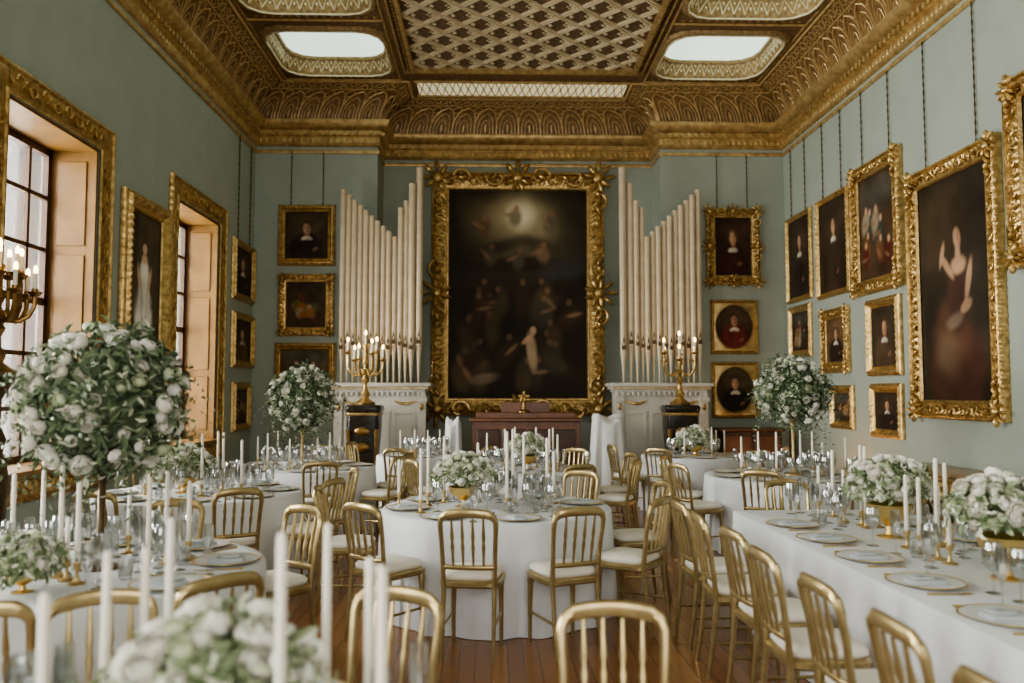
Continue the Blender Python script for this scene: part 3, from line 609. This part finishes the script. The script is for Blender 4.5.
# ---------------------------------------------------------------- chairs
def chair_proto():
    t=thing('banquet_chair','x','chair'); g=M['chair']; SXM=Matrix.Diagonal((.97,1,1,1))
    def B(mb,n,m,ang=40): mb.xf(SXM).build(n,m,t,ang=ang)
    B(MB().slab(.19,.185,[(-.19,0),(0,0),(.012,.012),(.012,.035),(.0,.045),(-.18,.045)],36,6,(0,0,.43)),'seat_frame',g)
    B(MB().slab(.185,.18,[(-.185,0),(-.01,0),(.003,.015),(.003,.03),(-.01,.045),(-.05,.056),(-.18,.06)],36,5,(0,.005,.476)),'seat_cushion',M['cush'])
    for s in (-1,1):
        B(MB().tube([(s*.165,.165,0),(s*.165,.165,.03),(s*.165,.163,.25),(s*.163,.16,.38),(s*.163,.16,.4),(s*.163,.16,.44)],[.011,.013,.016,.02,.025,.018],8),'leg',g)
        B(MB().tube([(s*.165,-.235,0),(s*.165,-.205,.2),(s*.165,-.18,.44)],[.012,.014,.017],8),'leg',g)
        B(MB().tube([(s*.165,-.18,.42),(s*.168,-.19,.55),(s*.175,-.212,.72),(s*.180,-.228,.80),(s*.180,-.237,.845),(s*.168,-.244,.878),(s*.145,-.25,.892)],[.017,.016,.016,.017,.019,.021,.018],8),'back_post',g)
        B(MB().tube([(s*.165,.163,.2),(s*.165,-.205,.2)],.009,6),'stretcher',g)
    def top(i,j):
        u=-1+2*i/18; x=u*.178; z=.888+.020*(1-u*u)-.02*max(0,abs(u)-.8)/.2; y=-.242-.028*(1-u*u); a=2*PI*j/10
        ca,sa=math.cos(a),math.sin(a)
        return (x,y+.013*math.copysign(abs(ca)**.7,ca),z+.029*math.copysign(abs(sa)**.7,sa))
    tr=MB().grid(top,19,10,cv=True); B(tr,'top_rail',g,60)
    def low(i,j):
        u=-1+2*i/10; a=2*PI*j/8; return (u*.17,-.196-.018*(1-u*u)+.009*math.cos(a),.565+.016*math.sin(a))
    B(MB().grid(low,11,8,cv=True),'lower_rail',g,60)
    for k in range(4):
        u=(k-1.5)/1.5*.52; x=u*.19; yb=-.196-.018*(1-u*u); yt=-.242-.028*(1-u*u); pts=[];rs=[]
        for q,r in ((0,.008),(.2,.009),(.40,.014),(.5,.009),(.60,.014),(.8,.009),(1,.008)): pts.append((x*(1+.05*q),yb+(yt-yb)*q,.575+.30*q)); rs.append(r)
        B(MB().tube(pts,rs,6),'spindle',g)
    return Proto(t)
CP=chair_proto()
T=dict(front=(-.85,1.9,.8),L1=(-2.07,4.3,.88),C1=(.04,6.55,.89),L2=(-2.62,7.55,.88),L3=(-2.3,10.1,.88),C2=(.35,9.65,.88),R2=(3.2,8.9,.88),R3=(2.9,11.8,.75),L4=(-.95,12.0,.7))
PH=dict(front='round table nearest the camera',L1='left table under the largest rose ball',C1='centre round table',L2='left round table nearest the windows',L3='far left table under a rose ball',C2='round table before the organ console',R2='right round table under a rose ball',R3='far right table by the organ pipes',L4='farthest table by the left organ pipes',R1='long right table')
def chair(key,x,y,sn,face=None):       # x, y is where the chair back stands
    if key in T:
        cx,cy,r=T[key]; d=Vector((x-cx,y-cy)); m=max(r+.25,d.length-.25); d=d.normalized()*m; x,y=cx+d.x,cy+d.y
        rz=math.atan2(cy-y,cx-x)-PI/2
    if face is not None: rz=face
    CP.put((x,y,0),rz,'gold spindle-back chair with white cushion, '+sn,'gold chairs around the banquet tables')
for a_ in [('C1',-.14,5.25,'back to camera, front of the centre table'),('C1',.51,5.38,'turned slightly, front right of the centre table'),('C1',1.0,5.88,'seen side-on, right of the centre table'),
 ('C1',-.86,5.48,'front left of the centre table'),('C1',.7,7.5,'behind the centre table on its right'),('C1',1.2,6.75,'far right of the centre table'),('C1',-1.15,6.5,'far left of the centre table'),('C1',-.1,7.7,'directly behind the centre table'),
 ('front',-.35,3.08,'far right side of the nearest table'),('front',-1.37,2.98,'far left side of the nearest table'),
 ('L1',-1.14,3.42,'front right of table under largest rose ball'),('L1',-1.80,3.0,'front of table under largest rose ball'),('L1',-1.34,5.2,'behind table under largest rose ball, right'),('L1',-2.12,5.5,'directly behind table under largest rose ball'),
 ('L2',-2.0,6.5,'front right of the table nearest the windows'),('L2',-2.9,6.35,'front left of the table nearest the windows'),('L2',-1.45,7.1,'right side of the table nearest the windows'),('L2',-1.5,7.95,'far right of the table nearest the windows'),('L2',-3.4,8.4,'behind the table nearest the windows'),
 ('L3',-1.85,8.92,'front of far left table under rose ball'),('L3',-1.2,9.6,'right of far left table under rose ball'),('L3',-1.2,10.5,'behind right of far left table under rose ball'),('L3',-2.3,11.2,'directly behind far left table under rose ball'),('L3',-3.4,9.9,'window side of far left table under rose ball'),
 ('C2',-.15,8.5,'front left of table before organ console'),('C2',.85,8.5,'front right of table before organ console'),('C2',1.45,9.1,'right of table before organ console, nearer one'),('C2',1.5,9.95,'right of table before organ console, farther one'),('C2',-.70,9.1,'left of table before organ console, nearer one'),('C2',-.75,9.9,'left of table before organ console, farther one'),('C2',.3,10.85,'behind table before organ console, left one'),('C2',1.0,10.65,'behind table before organ console, right one'),
 ('R2',2.05,8.5,'left of right rose-ball table, nearer one'),('R2',2.15,9.5,'left of right rose-ball table, farther one'),('R2',2.6,7.85,'front left of right rose-ball table'),('R2',3.45,7.7,'front of right rose-ball table'),('R2',4.1,8.1,'front right of right rose-ball table'),('R2',3.3,10.05,'behind right rose-ball table'),
 ('R3',1.85,11.6,'left of far table by right organ pipes'),('R3',2.25,10.9,'front left of far table by right pipes'),('R3',3.85,11.3,'right of far table by right organ pipes'),
 ('L4',-1.2,11.0,'front of farthest table by left organ pipes'),('L4',-.2,11.4,'front right of farthest table by left pipes'),('L4',.05,12.1,'right of farthest table by left organ pipes'),('L4',-1.9,12.3,'left of farthest table by left organ pipes')]: chair(*a_)
chair('',.39,2.62,'alone in the aisle, bottom middle of photo',PI-.1)
ORD=['first','second','third','fourth','fifth','sixth','seventh']
RY=[2.1,2.68,3.25,3.85,4.43,5.0,5.55]
for k,y in enumerate(RY): chair('',1.52+R.uniform(-.03,.03),y,'%s from near end of long table\'s aisle side'%ORD[k],-PI/2+R.uniform(-.12,.12))
chair('',2.45,6.62,'at the far end of the long table',PI)
# ---------------------------------------------------------------- tablecloths
ZT=.76
def round_cloth(key):
    cx,cy,r=T[key]; ph=R.uniform(0,6)
    def fn(i,j):
        t=2*PI*i/120
        if j<4: k=(.001,.5,.93,.995)[j]*r; z=ZT
        elif j==4: k=r+.006; z=ZT-.012
        else:
            q=(j-4)/6; k=r+.008+q*(.03+.026*math.sin(14*t+ph)+.014*math.sin(23*t+2*ph)); z=(ZT-.012)*(1-q)+.004
        return (k*math.cos(t),k*math.sin(t),z)
    o=MB().grid(fn,120,11,cu=True).build('tablecloth',M['cloth'],ang=70); o.location=(cx,cy,0)
    tag(o,'white floor-length cloth on the '+PH[key],'tablecloth','white tablecloths')
for k in T: round_cloth(k)
tx0,tx1,ty0,ty1=1.83,3.1,1.6,6.3
def lc(i,j):
    n=200; s=i/n; w,h=tx1-tx0,ty1-ty0; P=2*(w+h); d=s*P
    if d<w: x,y,nx,ny=d,0,0,-1
    elif d<w+h: x,y,nx,ny=w,d-w,1,0
    elif d<2*w+h: x,y,nx,ny=w-(d-w-h),h,0,1
    else: x,y,nx,ny=0,h-(d-2*w-h),-1,0
    x-=w/2; y-=h/2
    if j<3: k=(.001,.6,.995)[j]; return (x*k,y*k,ZT)
    q=max(0,(j-3)/6); o=.006+q*(.02+.018*math.sin(d*9)+.01*math.sin(d*17+1)); ex=max(0,1-min(abs(abs(x)-w/2)+abs(abs(y)-h/2),.25)/.25)
    return (x+nx*o+math.copysign(.03*ex*q,x)*(nx==0),y+ny*o+math.copysign(.03*ex*q,y)*(ny==0),(ZT-.01)*(1-q)+.004)
o=MB().grid(lc,200,10,cu=True).build('tablecloth',M['cloth'],ang=70); o.location=((tx0+tx1)/2,(ty0+ty1)/2,0)
tag(o,'white floor-length cloth on the long right table','tablecloth','white tablecloths')
# ---------------------------------------------------------------- flowers
OCC=[]
def free(x,y,r): return all((x-a)**2+(y-b)**2>(r+c)**2 for a,b,c in OCC)
def ontable(key,x,y,mg):
    if key=='R1': return tx0+mg<x<tx1-mg and ty0+mg<y<ty1-mg
    cx,cy,r=T[key]; return math.hypot(x-cx,y-cy)<r-mg
def rose_mb(seed):
    r=random.Random(seed); mb=MB()
    for ring,(n,rad,tip) in enumerate(((3,.42,.25),(4,.66,.5),(5,.92,.85),(5,1.05,1.25))):
        for k in range(n):
            a=2*PI*k/n+ring*.6+r.uniform(-.15,.15); wd=PI/n*1.25; lift=r.uniform(-.06,.06)
            def fn(i,j):
                u=-1+2*i/4; v=j/3; pol=2.5-(2.5-tip-lift)*v+.28*u*u*v; rr=rad*(1+.14*v**3-.05*u*u); aa=a+u*wd
                return (rr*math.sin(pol)*math.cos(aa),rr*math.sin(pol)*math.sin(aa),rr*math.cos(pol)*.9)
            mb.grid(fn,5,4)
    mb.ell((0,0,0),.36,.36,.4,8,6); return mb
def meshof(mb,name,m):
    o=mb.build(name,m,ang=70); me=o.data; bpy.data.objects.remove(o); return me
ROSE=[meshof(rose_mb(s),'rose',M['rose']) for s in (1,2)]; BUD=meshof(rose_mb(5),'bloom',M['bud'])
def leaf(mb,p,nrm,l,wd,r):
    z=nrm.normalized(); x=z.orthogonal().normalized(); x=Matrix.Rotation(r.uniform(0,2*PI),3,z)@x; d=(x*1.0+z*r.uniform(.1,1.1)).normalized(); s=d.cross(z).normalized(); up=s.cross(d)
    b=len(mb.v)
    for (a,c,e) in ((0,0,0),(.4,.5,.08),(.75,.38,.06),(1,0,-.1),(.75,-.38,.06),(.4,-.5,.08),(.45,0,-.04)): mb.v.append(tuple(p+d*(a*l)+s*(c*wd)+up*(e*l)))
    for q in ((0,1,6),(1,2,6),(2,3,6),(3,4,6),(4,5,6),(5,0,6)): mb.f.append(tuple(b+k for k in q))
def place_blooms(t,c,dirs,rr,size,r,every=4):
    for k,d in enumerate(dirs):
        me=BUD if k%every==every-1 else r.choice(ROSE); o=bpy.data.objects.new('bloom' if me is BUD else 'rose',me); C.objects.link(o); o.parent=t
        s=size*r.uniform(.65,1.2)*(.8 if me is BUD else 1); o.scale=(s,s,s); p=Vector(c)+Vector((d.x*rr[0],d.y*rr[1],d.z*rr[2]))*r.uniform(.90,1.09); o.location=p
        dd=(d+Vector((r.gauss(0,.25),r.gauss(0,.25),r.gauss(0,.25)))); o.rotation_euler=dd.to_track_quat('Z','Y').to_euler()
def fib(n,zmin,r):
    out=[]
    for k in range(n):
        z=1-(1-zmin)*(k+.5)/n; a=k*2.39996+r.uniform(-.45,.45); z=max(-1,min(1,z+r.uniform(-.07,.07))); q=math.sqrt(max(0,1-z*z)); out.append(Vector((q*math.cos(a),q*math.sin(a),z)))
    return out
def spray(f,p,d,n,step,l,w,r):
    for q in range(n):
        pp=p+d*(step*q)+Vector((0,0,-.0025*q*q)); leaf(f,pp,d,l*(1-.04*q),w,r)
def ball(label,x,y,zc,rad,stand,n,seed):
    r=random.Random(seed); t=thing('tall_flower_arrangement',label,'flower arrangement',(x,y,ZT+.001),0,'tall rose ball arrangements')
    hb=zc-ZT-rad*.8
    MB().lathe([(0,0),(.10,0),(.10,.012),(.03,.03),(.018,.06),(.014,hb*.5),(.018,hb*.8),(.05,hb),(.07,hb+.1),(0,hb+.1)],16).build('stand',M[stand],t)
    f=MB(); c=Vector((0,0,zc-ZT)); f.ell(c,rad*.66,rad*.66,rad*.64,16,10)
    for k in range(1900):
        d=Vector((r.gauss(0,1),r.gauss(0,1),r.gauss(0,1))).normalized(); lump=1+.26*noise.noise(d*2.6+Vector((seed,0,0)))
        leaf(f,c+d*rad*r.uniform(.66,1.04)*lump,d,r.uniform(.045,.085),r.uniform(.02,.034),r)
    for k in range(130):
        d=Vector((r.gauss(0,1),r.gauss(0,1),r.gauss(0,.8)-.1)).normalized(); spray(f,c+d*rad*.8,(d+Vector((r.gauss(0,.3),r.gauss(0,.3),r.gauss(0,.3)))).normalized(),r.randint(6,11),.03,.05,.020,r)
    f.build('foliage',M['leaf'],t,ang=30)
    place_blooms(t,c,fib(n,-.9,r),(rad*1.0,)*3,.040,r,5); OCC.append((x,y,.13)); return t
ball('largest tall ball of white roses and greenery, left, before the near window',-1.99,4.3,1.61,.37,'bronze',99,1)
ball('tall ball of white roses and greenery before the left back corner',-2.3,10.1,1.58,.37,'goldp',99,2)
ball('tall ball of white roses and greenery standing near the right wall',3.28,8.95,1.66,.36,'goldp',99,3)
def low(label,x,y,seed,rad=.25,n=66,up=0):
    r=random.Random(seed); t=thing('flower_bowl',label,'flower arrangement',(x,y,ZT+.001),0,'low rose bowls on the tables'); k_=rad/.25
    pz=[0,0,.008,.02,.05+up*.3,.07+up*.5,.1+up*.75,.145+up,.145+up,.11+up*.8,.09+up*.7]
    MB().lathe([(a*k_,b*k_) for a,b in zip([0,.075,.075,.028,.022,.06,.115,.135,.128,.095,0],pz)],24).build('bowl',M['rim'],t)
    c=Vector((0,0,(.22+up*1.25)*k_)); zmin=.03 if up==0 else .075; f=MB(); f.ell(c,rad*.6,rad*.6,rad*.32,14,8)
    for k in range(650):
        d=Vector((r.gauss(0,1),r.gauss(0,1),r.gauss(0,.8)+.25)).normalized()
        if d.z<(-.45 if up==0 else -.25): continue
        lump=1+.25*noise.noise(d*2.4+Vector((seed,0,0)))
        leaf(f,c+Vector((d.x*rad,d.y*rad,d.z*rad*.72))*r.uniform(.6,1.02)*lump,d,r.uniform(.04,.07),r.uniform(.02,.032),r)
    for k in range(55):
        d=Vector((r.gauss(0,1),r.gauss(0,1),r.uniform(.15,1.5))).normalized(); spray(f,c+Vector((d.x*rad,d.y*rad,d.z*rad*.68))*.72,d,r.randint(4,9),.022,.042,.017,r)
    f.v=[(a,b,max(e,zmin)) for a,b,e in f.v]; f.build('foliage',M['leafp'],t,ang=30)
    place_blooms(t,c,fib(n,-.25 if up==0 else -.12,r),(rad*.96,rad*.96,rad*.76),.032,r,4); OCC.append((x,y,rad*1.12)); return t
low('low bowl of white roses on the round table nearest the camera',-.64,1.98,11,.23)
low('low bowl of white roses on the centre round table',-.22,6.5,12,.23,66,.03)
low('low bowl of white roses on the left table nearest the windows',-2.75,7.5,13,.25)
low('low bowl of white roses on the table before the organ console',.42,9.65,14,.23,66,.03)
low('low gilt bowl of white roses, nearer one on the long right table',2.47,3.95,15,.25,74,.06)
low('low gilt bowl of white roses, farther one on the long right table',2.46,5.1,16,.25,74,.06)
low('low bowl of white roses on the far table by right organ pipes',2.9,11.75,17,.25)
low('small posy of white blooms in front of the largest rose ball',-2.10,3.80,18,.15,34)
# ---------------------------------------------------------------- tableware
def plate_proto():
    t=thing('dinner_plate','x','plate')
    MB().lathe([(0,.002),(.10,.002),(.163,.014),(.168,.016),(.163,.018),(.11,.007),(0,.007)],36).build('dish',M['plate'],t)
    MB().lathe([(.162,.0165),(.169,.0145),(.176,.0165),(.169,.0205),(.162,.0165)],36).build('gilt_rim',M['rim'],t); return Proto(t)
PP=plate_proto()
def glass_proto(name,cat,prof):
    t=thing(name,'x',cat); k=[i for i,p in enumerate(prof) if p[2]=='s']; a,b=k[0],k[-1]
    for nm,pr in (('foot',prof[:a+1]),('stem',prof[a:b+1]),('bowl',prof[b:])): MB().lathe([(p[0],p[1]) for p in pr],16).build(nm,M['glass'],t,ang=80)
    return Proto(t)
GW=glass_proto('wine_glass','glass',[(.0,.001,''),(.035,.001,''),(.034,.004,''),(.006,.012,'s'),(.0045,.05,'s'),(.005,.095,'s'),(.02,.105,''),(.038,.13,''),(.042,.16,''),(.038,.20,''),(.034,.225,''),(.0325,.225,''),(.037,.2,''),(.04,.16,''),(.036,.132,''),(.0,.108,'')])
GF=glass_proto('champagne_flute','glass',[(.0,.001,''),(.032,.001,''),(.031,.004,''),(.005,.012,'s'),(.004,.05,'s'),(.0045,.09,'s'),(.015,.105,''),(.024,.15,''),(.026,.19,''),(.023,.245,''),(.0215,.245,''),(.024,.19,''),(.022,.15,''),(.0,.1,'')])
def tumbler():
    t=thing('water_tumbler','x','glass'); MB().lathe([(0,.001),(.03,.001),(.032,.02),(.037,.095),(.0355,.095),(.031,.02),(.0,.012)],16).build('bowl',M['glass'],t,ang=80); return Proto(t)
GT=tumbler()
def nap():
    t=thing('napkin','x','napkin')
    MB().slab(.05,.088,[(-.05,0),(0,0),(.002,.006),(.001,.014),(-.006,.019),(-.04,.021)],28,7).build('fold',M['napkin'],t)
    MB().slab(.042,.05,[(-.042,.021),(-.004,.021),(0,.025),(-.004,.03),(-.036,.031)],24,7,(0,-.02,0)).build('top_fold',M['napkin'],t); return Proto(t)
NP=nap()
def cut(name):
    t=thing(name,'x',name); MB().tube([(0,-.1,.004),(0,-.06,.004),(0,.03,.004)],[.0055,.005,.003],6).build('handle',M['steel'],t)
    h=MB()
    if name=='fork':
        h.slab(.011,.02,[(-.011,0),(0,0),(0,.003),(-.011,.003)],14,3,(0,.045,.003))
        for k in range(4): h.tube([(-.0095+k*.0063,.055,.005),(-.0095+k*.0063,.1,.006)],.002,4)
    else: h.slab(.009,.06,[(-.009,0),(0,0),(0,.002),(-.009,.002)],16,2.6,(0,.08,.003))
    h.build('tines' if name=='fork' else 'blade',M['steel'],t); return Proto(t)
FK=cut('fork'); KN=cut('knife')
SET=[]
def setting(key,x,y,ang,near,lab=None):
    if not free(x,y,.15): return
    ph=PH[key]; ux,uy=math.cos(ang),math.sin(ang)
    PP.put((x,y,ZT+.001),0,lab or 'white china plate with gilt rim on the '+ph,'plates on the '+ph); OCC.append((x,y,.178))
    if near: NP.put((x,y,ZT+.0085),ang-PI/2,lab.replace('gilt-rimmed plate','folded grey napkin on plate') if lab else 'folded grey-blue napkin on a plate, '+ph,'napkins on the '+ph)
    if key in('R1','front','L1'):
        for s,P_,nm in ((-.2,FK,'fork'),(.2,KN,'knife')): P_.put((x-uy*s,y+ux*s,ZT+.001),ang-PI/2,'gilt %s beside a plate on the %s'%(nm,ph),'gilt cutlery on the '+ph)
    SET.append((key,x,y,ux,uy))
for k,(cx,cy,r) in T.items():
    n=7 if r<.85 else 8
    for q in range(n):
        a=2*PI*q/n+.2; setting(k,cx+(r-.19)*math.cos(a),cy+(r-.19)*math.sin(a),a+PI,cy<8)
for q,y in enumerate(RY):
    setting('R1',2.02,y,0,True,'gilt-rimmed plate, %s from near end on long table\'s aisle side'%ORD[q])
    setting('R1',2.915,y,PI,True,'gilt-rimmed plate, %s from near end on long table\'s wall side'%ORD[q])
CPR={}
def candle(px,py,Y,key):
    p=at(px,py,Y); x,y=p.x,Y; k=0
    while (not free(x,y,.042) or not ontable(key,x,y,.06)) and k<300:
        s=.03+.0025*k; x,y=p.x+R.uniform(-s,s),Y+R.uniform(-s*1.6,s*1.6); k+=1
    if k>=300: return
    OCC.append((x,y,.04)); h=max(.25,min(.62,p.z-ZT)); hk=round(h/.06)*.06
    if hk not in CPR:
        t=thing('candlestick','x','candle')
        MB().lathe([(0,0),(.038,0),(.04,.006),(.015,.014),(.009,.03),(.008,.06),(.018,.075),(.018,.1),(.0,.1)],16).build('holder',M['goldp'],t)
        MB().lathe([(0,.1),(.012,.1),(.0105,hk-.01),(.006,hk-.002),(0,hk)],12).build('taper',M['wax'],t)
        MB().tube([(0,0,hk-.003),(0,0,hk+.012)],.0012,4).build('wick',M['wick'],t); CPR[hk]=Proto(t)
    CPR[hk].put((x,y,ZT+.001),0,'unlit ivory taper candle in low holder on the '+PH[key],'taper candles on the '+PH[key])
CL=[(45,598,1.75,'front'),(108,550,2.2,'front'),(122,540,2.35,'front'),(161,515,2.42,'front'),(285,545,1.68,'front'),(311,590,1.55,'front'),(335,530,2.3,'front'),(370,545,2.1,'front'),
 (15,468,4.3,'L1'),(45,455,4.5,'L1'),(63,470,4.1,'L1'),(80,476,3.95,'L1'),(168,470,4.4,'L1'),(42,520,3.9,'L1'),(130,490,4.7,'L1'),(150,480,4.1,'L1'),(190,482,4.5,'L1'),(115,486,4.9,'L1'),
 (421,448,6.2,'C1'),(433,436,6.55,'C1'),(441,433,6.8,'C1'),(513,425,6.7,'C1'),(478,440,6.9,'C1'),(547,440,6.5,'C1'),(400,462,6.4,'C1'),(507,430,6.3,'C1'),(560,452,6.7,'C1'),(530,438,7.0,'C1'),
 (200,432,7.4,'L2'),(212,433,7.6,'L2'),(224,432,7.5,'L2'),(165,436,7.5,'L2'),(180,440,7.8,'L2'),(240,440,7.3,'L2'),(150,440,7.6,'L2'),(268,432,9.8,'L3'),(330,432,10,'L3'),(340,436,10.2,'L3'),(318,434,10.3,'L3'),(290,438,9.7,'L3'),(255,436,10.1,'L3'),(278,432,10.4,'L3'),
 (505,428,9.5,'C2'),(545,430,9.6,'C2'),(553,428,9.8,'C2'),(565,436,9.3,'C2'),(487,432,9.8,'C2'),(535,426,9.9,'C2'),(515,428,10.1,'C2'),(758,432,8.8,'R2'),(776,434,8.7,'R2'),(812,434,8.8,'R2'),(822,440,8.9,'R2'),(740,438,8.9,'R2'),(800,430,9.2,'R2'),(845,438,8.8,'R2'),(700,428,11.6,'R3'),(688,430,11.7,'R3'),(712,432,11.8,'R3'),(725,430,11.9,'R3'),
 (415,430,12.0,'L4'),(428,428,11.9,'L4'),(440,430,12.1,'L4'),(402,432,11.9,'L4'),
 (935,458,4.42,'R1'),(948,500,4.3,'R1'),(880,448,5.3,'R1'),(860,447,5.55,'R1'),(832,452,5.95,'R1'),(843,470,5.7,'R1'),(905,470,4.75,'R1'),(1003,470,4.35,'R1'),(818,462,6.05,'R1'),(895,480,5.0,'R1'),(918,478,4.6,'R1'),(870,470,5.5,'R1'),(925,462,4.9,'R1')]
for l in CL: candle(*l)
def gput(kind,key,gx,gy):
    ph=PH[key]; z=ZT+.001; OCC.append((gx,gy,.043))
    if kind==0: GW.put((gx,gy,z),0,'clear stemmed wine glass on the '+ph,'wine glasses on the '+ph)
    elif kind==1: GF.put((gx,gy,z),0,'tall slim champagne flute on the '+ph,'champagne flutes on the '+ph)
    else: GT.put((gx,gy,z),0,'short clear water tumbler on the '+ph,'tumblers on the '+ph)
for key,x,y,ux,uy in SET:
    for k in range(5):
        for tr in range(80):
            s=(k-2)*.085+R.uniform(-.05,.05); rr=.22+.08*(k%2)+R.uniform(-.02,.06+.004*tr); gx,gy=x+ux*rr-uy*s,y+uy*rr+ux*s
            if free(gx,gy,.042) and ontable(key,gx,gy,.05): gput((0,1,2,0,1)[k],key,gx,gy); break
for key in ('C1','L1','L2','front','C2','R2','R1','L3'):          # further stems standing between the settings
    for k in range(160 if key=='R1' else 70):
        if key=='R1': gx,gy=R.uniform(2.1,2.85),R.uniform(2.4,6.15)
        else: a=R.uniform(0,2*PI); q=R.uniform(.12,.8); gx,gy=T[key][0]+q*math.cos(a),T[key][1]+q*math.sin(a)
        if free(gx,gy,.042) and ontable(key,gx,gy,.06): gput(k%2,key,gx,gy)
# ---------------------------------------------------------------- world and warm accent
w=bpy.data.worlds.new('world'); S.world=w; w.use_nodes=True; w.node_tree.nodes['Background'].inputs[0].default_value=(.85,.92,1,1); w.node_tree.nodes['Background'].inputs[1].default_value=2
def warm(loc,e):
    ld=bpy.data.lights.new('warm_uplight','POINT'); ld.energy=e; ld.color=(1,.55,.25); ld.shadow_soft_size=.08; lo=bpy.data.objects.new('warm_uplight',ld); C.objects.link(lo); lo.location=loc
warm((4.9,11.6,.3),22)
